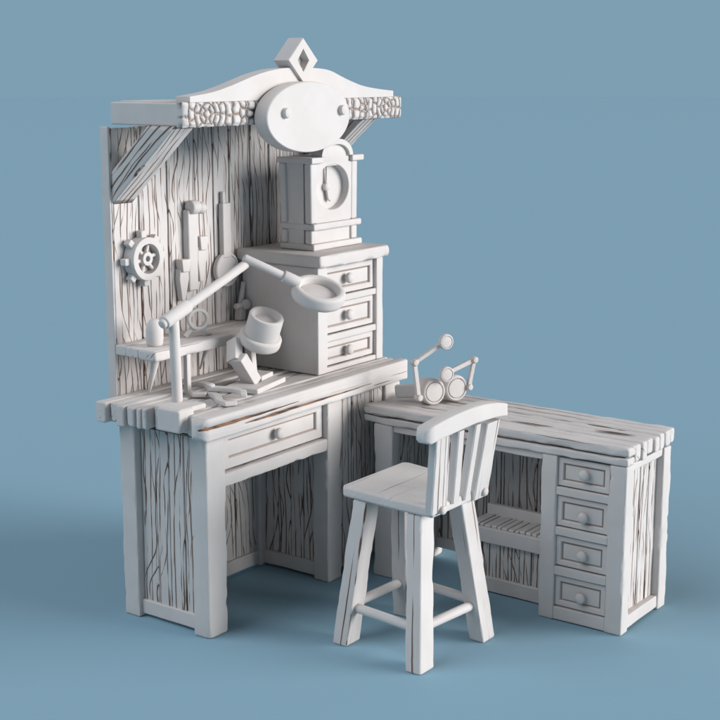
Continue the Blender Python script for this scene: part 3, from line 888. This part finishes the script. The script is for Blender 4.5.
# ------------------------------------------------------------------ goggles with hinged loupes on the side desk
gg = thing('loupe_goggles', 'pair of round goggles with two hinged loupe arms on the side desk', 'goggles', (1.03, -.27, .678))
n_ = Vector((-.41, -.912, .03)).normalized(); tx = Vector((.912, -.41, 0))
cL = Vector((.994, -.268, .730)); cR = cL + tx * .102 + Vector((0, 0, .003))
def eyepiece(c):
    bm = B()
    lathe(bm, [(r_ * 1.12, h_) for r_, h_ in ((.034, -.085), (.040, -.080), (.043, -.05), (.046, -.016), (.0455, -.006), (.043, -.001), (.039, .001), (.0365, .0), (.035, -.004), (.0340, -.0055), (.033, -.001), (.0315, .001), (.012, .002))], at(c, n_), 48)
    return bm
for c in (cL, cR):
    obj('eyepiece', eyepiece(c), 'resin', gg, wn=False, angle=38)
bm = B(); cyl(bm, cL + tx * .036 - n_ * .02, cR - tx * .036 - n_ * .02, .012, .012, .003, 20); obj('bridge', bm, 'resin', gg, wn=False, angle=45)
bm = B(); p0 = cL - n_ * .05 - tx * .012; p1 = Vector((.968, -.105, .716))
carve(bm, -.012, .012, -.026, .026, 0, (p1 - p0).length, 'z', ch=.007, amp=.5, M=at(p0, p1 - p0, (1, .3, 0))); obj('temple_band', bm, 'resin', gg)
def bar(p, q, r):
    bm = B(); p, q = Vector(p), Vector(q)
    carve(bm, -r, r, -r * .8, r * .8, 0, (q - p).length, 'z', ch=.002, amp=.2, M=at(p, q - p, (.9, -.4, 0)))
    return bm
def loupe(c, rad):
    bm = B()
    lathe(bm, [(rad * .8, -.012), (rad, -.008), (rad, .004), (rad * .93, .007), (rad * .80, .008), (rad * .76, .004), (rad * .72, .0065), (rad * .3, .008)], at(c, n_), 36)
    return bm
off = n_ * .012
J2, E2 = (1.140, -.330, .7325), (1.143, -.350, .842)
j1, e1, d1 = Vector((.936, -.226, .716)) + off, Vector((.923, -.214, .853)) + off, Vector((1.023, -.285, .926)) + off
j2, e2, d2 = Vector(J2), Vector(E2), Vector((1.026, -.287, .800)) + off
for (j, e, d, nm) in ((j1, e1, d1, 'tall'), (j2, e2, d2, 'low')):
    obj('loupe_arm', bar(j, e, .0085), 'resin', gg)
    o2 = obj('loupe_arm', bar(e, d, .0085), 'resin', gg)
    obj('loupe_lens', loupe(d + n_ * .010, .030), 'resin', o2, wn=False, angle=40)
    for q in (j, e):
        bm = B(); lathe(bm, [(.010, -.016), (.013, -.012), (.013, .012), (.010, .016), (.004, .017)], at(q, n_), 18); obj('hinge_pin', bm, 'resin', gg, wn=False, angle=40)

# ------------------------------------------------------------------ stool
so = thing('stool', 'white wooden stool with a slatted low back in front of the workbench', 'stool', (.43, -.56, 0))
bm = B()
prism(bm, [(.262, -.742), (.588, -.742), (.628, -.60), (.670, -.372), (.655, -.350), (.302, -.348), (.286, -.362), (.266, -.60)], Matrix.Translation((0, 0, .508)), .039, bev=.011, seg=3)
obj('seat', bm, 'worn_x', so)
bm = B(); box(bm, .315, .56, -.685, -.42, .492, .508, ch=.003); obj('seat_block', bm, 'resin', so)
tops_ = [((.258, -.392), (.328, -.430)), ((.212, -.728), (.312, -.660)), ((.562, -.757), (.498, -.700)), ((.598, -.410), (.535, -.440))]
for i, ((bx, by), (tx_, ty)) in enumerate(tops_):
    bm = B()
    carve(bm, bx - .040, bx + .040, by - .030, by + .030, 0, .508, 'z', ch=.006, amp=1.3, seed=160 + i, step=.02, shear=((tx_ - bx) / .508, (ty - by) / .508), taper=.0, notch=.006)
    obj('leg', bm, 'slat_z', so, rot=frame((tx_ - bx, ty - by, .508)))
def leg_at(i, z):
    (bx, by), (tx_, ty) = tops_[i]
    return Vector((bx + (tx_ - bx) * z / .508, by + (ty - by) * z / .508, z))
for i, j, z in ((0, 1, .128), (1, 2, .132), (2, 3, .138), (3, 0, .132)):
    bm = B(); a, b = leg_at(i, z), leg_at(j, z); d = (b - a).normalized()
    cyl(bm, a + d * .02, b - d * .02, .0165, .0165, .004); obj('stretcher', bm, 'resin', so, wn=False, angle=45)
# back slats fan out and lean back
def slat(x0b, x1b, x0t, x1t, zb, zt, seed, th=.030):
    bm = B(); n = 10; rings = []
    yb, yt = -.752, -.806
    for i in range(n + 1):
        t = i / n; z = zb + (zt - zb) * t; y = yb + (yt - yb) * t
        x0, x1 = x0b + (x0t - x0b) * t, x1b + (x1t - x1b) * t
        c = [.004 * (1 + .8 * noise.noise(Vector((t * 5, k * 4.1, seed)))) for k in range(4)]
        y1 = y + th
        rings.append([Vector(p) for p in ((x0 + c[0], y, z), (x0, y + c[0], z), (x0, y1 - c[1], z), (x0 + c[1], y1, z), (x1 - c[2], y1, z), (x1, y1 - c[2], z), (x1, y + c[3], z), (x1 - c[3], y, z))])
    rings_to_bm(bm, rings)
    return bm
for k, a in enumerate(((.240, .333, .182, .262, .528, .800), (.368, .408, .312, .352, .534, .800), (.440, .474, .418, .452, .528, .800), (.500, .590, .490, .572, .512, .790))):
    mid = Vector(((a[2] + a[3] - a[0] - a[1]) / 2, -.054, a[5] - a[4]))
    s_ = obj('back_slat', slat(*a, seed=k), 'slat_z', so, smooth=False, rot=frame(mid))
    if k in (0, 3):
        bm = B(); lathe(bm, [(.015, -.006), (.0155, .008), (.0125, .0125), (.004, .0145)], xz((.296, .558)[k == 3], -.7535, (.534, .532)[k == 3]), 22)
        bo = obj('bolt', bm, 'resin', s_, wn=False, angle=45); bo.matrix_parent_inverse = s_.rotation_euler.to_matrix().to_4x4().inverted()
bm = B(); rings = []
n = 28
x0, x1 = .128, .628
for i in range(n + 1):
    t = i / n; x = x0 + (x1 - x0) * t; u_ = 2 * t - 1
    zt = .872 - .034 * u_ * u_ - .006 * u_; zb = .814 - .024 * u_ * u_ - .000 * u_
    yc = -.806 + .020 * u_ * u_
    e = min(t, 1 - t) / .025
    ins = .012 * (1 - math.sqrt(1 - (1 - min(1, e)) ** 2))
    c = .006 * (1 + .5 * noise.noise(Vector((x * 9, 1, 1))))
    y0, y1, zb, zt = yc - .022 + ins, yc + .034 - ins, zb + ins, zt - ins
    rings.append([Vector(p) for p in ((x, y0, zb + c), (x, y0 + c * .3, zb + c * .3), (x, y0 + c, zb), (x, y1 - c, zb), (x, y1, zb + c), (x, y1, zt - c), (x, y1 - c, zt), (x, y0 + c, zt), (x, y0 + c * .3, zt - c * .3), (x, y0, zt - c))])
rings_to_bm(bm, rings)
obj('crest_rail', bm, 'resin', so)

# ------------------------------------------------------------------ light
w = bpy.data.worlds.new("World"); scene.world = w
w.use_nodes = True
nt = w.node_tree
bg = nt.nodes['Background']
tc = N(nt, 'ShaderNodeTexCoord'); sp = N(nt, 'ShaderNodeSeparateXYZ'); nt.links.new(tc.outputs['Generated'], sp.inputs[0])
mx = N(nt, 'ShaderNodeMix', data_type='RGBA')
nt.links.new(rng(nt, sp.outputs['Z'], .07, .32, 0, 1), mx.inputs[0])
mx.inputs[6].default_value = (lin(126), lin(158), lin(178), 1)
mx.inputs[7].default_value = (.205, .21, .225, 1)
nt.links.new(mx.outputs[2], bg.inputs['Color'])
bg.inputs['Strength'].default_value = 1

def area(name, d, dist, size, E, col, target=(.6, -.3, .6)):
    l = bpy.data.lights.new(name, 'AREA'); l.shape = 'DISK'; l.size = size
    d = Vector(d).normalized()
    l.energy = PI * dist * dist * E
    l.color = col
    o = bpy.data.objects.new(name, l); COL.objects.link(o)
    o.location = Vector(target) + d * dist
    o.rotation_euler = d.to_track_quat('Z', 'Y').to_euler()
    return o
area('key_softbox', (.42, -.89, .18), 3000, 2200, 5.7, (.975, .975, .98))
area('rim_softbox', (-.57, .36, .74), 3000, 2600, 1.85, (.83, .915, 1))

# ------------------------------------------------------------------ camera
cam = bpy.data.cameras.new('camera'); co = bpy.data.objects.new('camera', cam); COL.objects.link(co)
f = Vector((0.79154866, 0.57645018, -0.20286921)); r_ = Vector((0.58869152, -0.80835777, 0)); u = r_.cross(f)
mt = Matrix((r_, u, -f)).transposed().to_4x4(); mt.translation = Vector((-3.41926714, -3.13057418, 1.94369754))
co.matrix_world = mt
cam.sensor_width = 36; cam.lens = 70.657; cam.clip_end = 2000
scene.camera = co
scene.view_settings.view_transform = 'Standard'
scene.view_settings.look = 'None'
scene.view_settings.exposure = 0
scene.view_settings.gamma = 1
scene.cycles.max_bounces = 8
scene.cycles.diffuse_bounces = 2
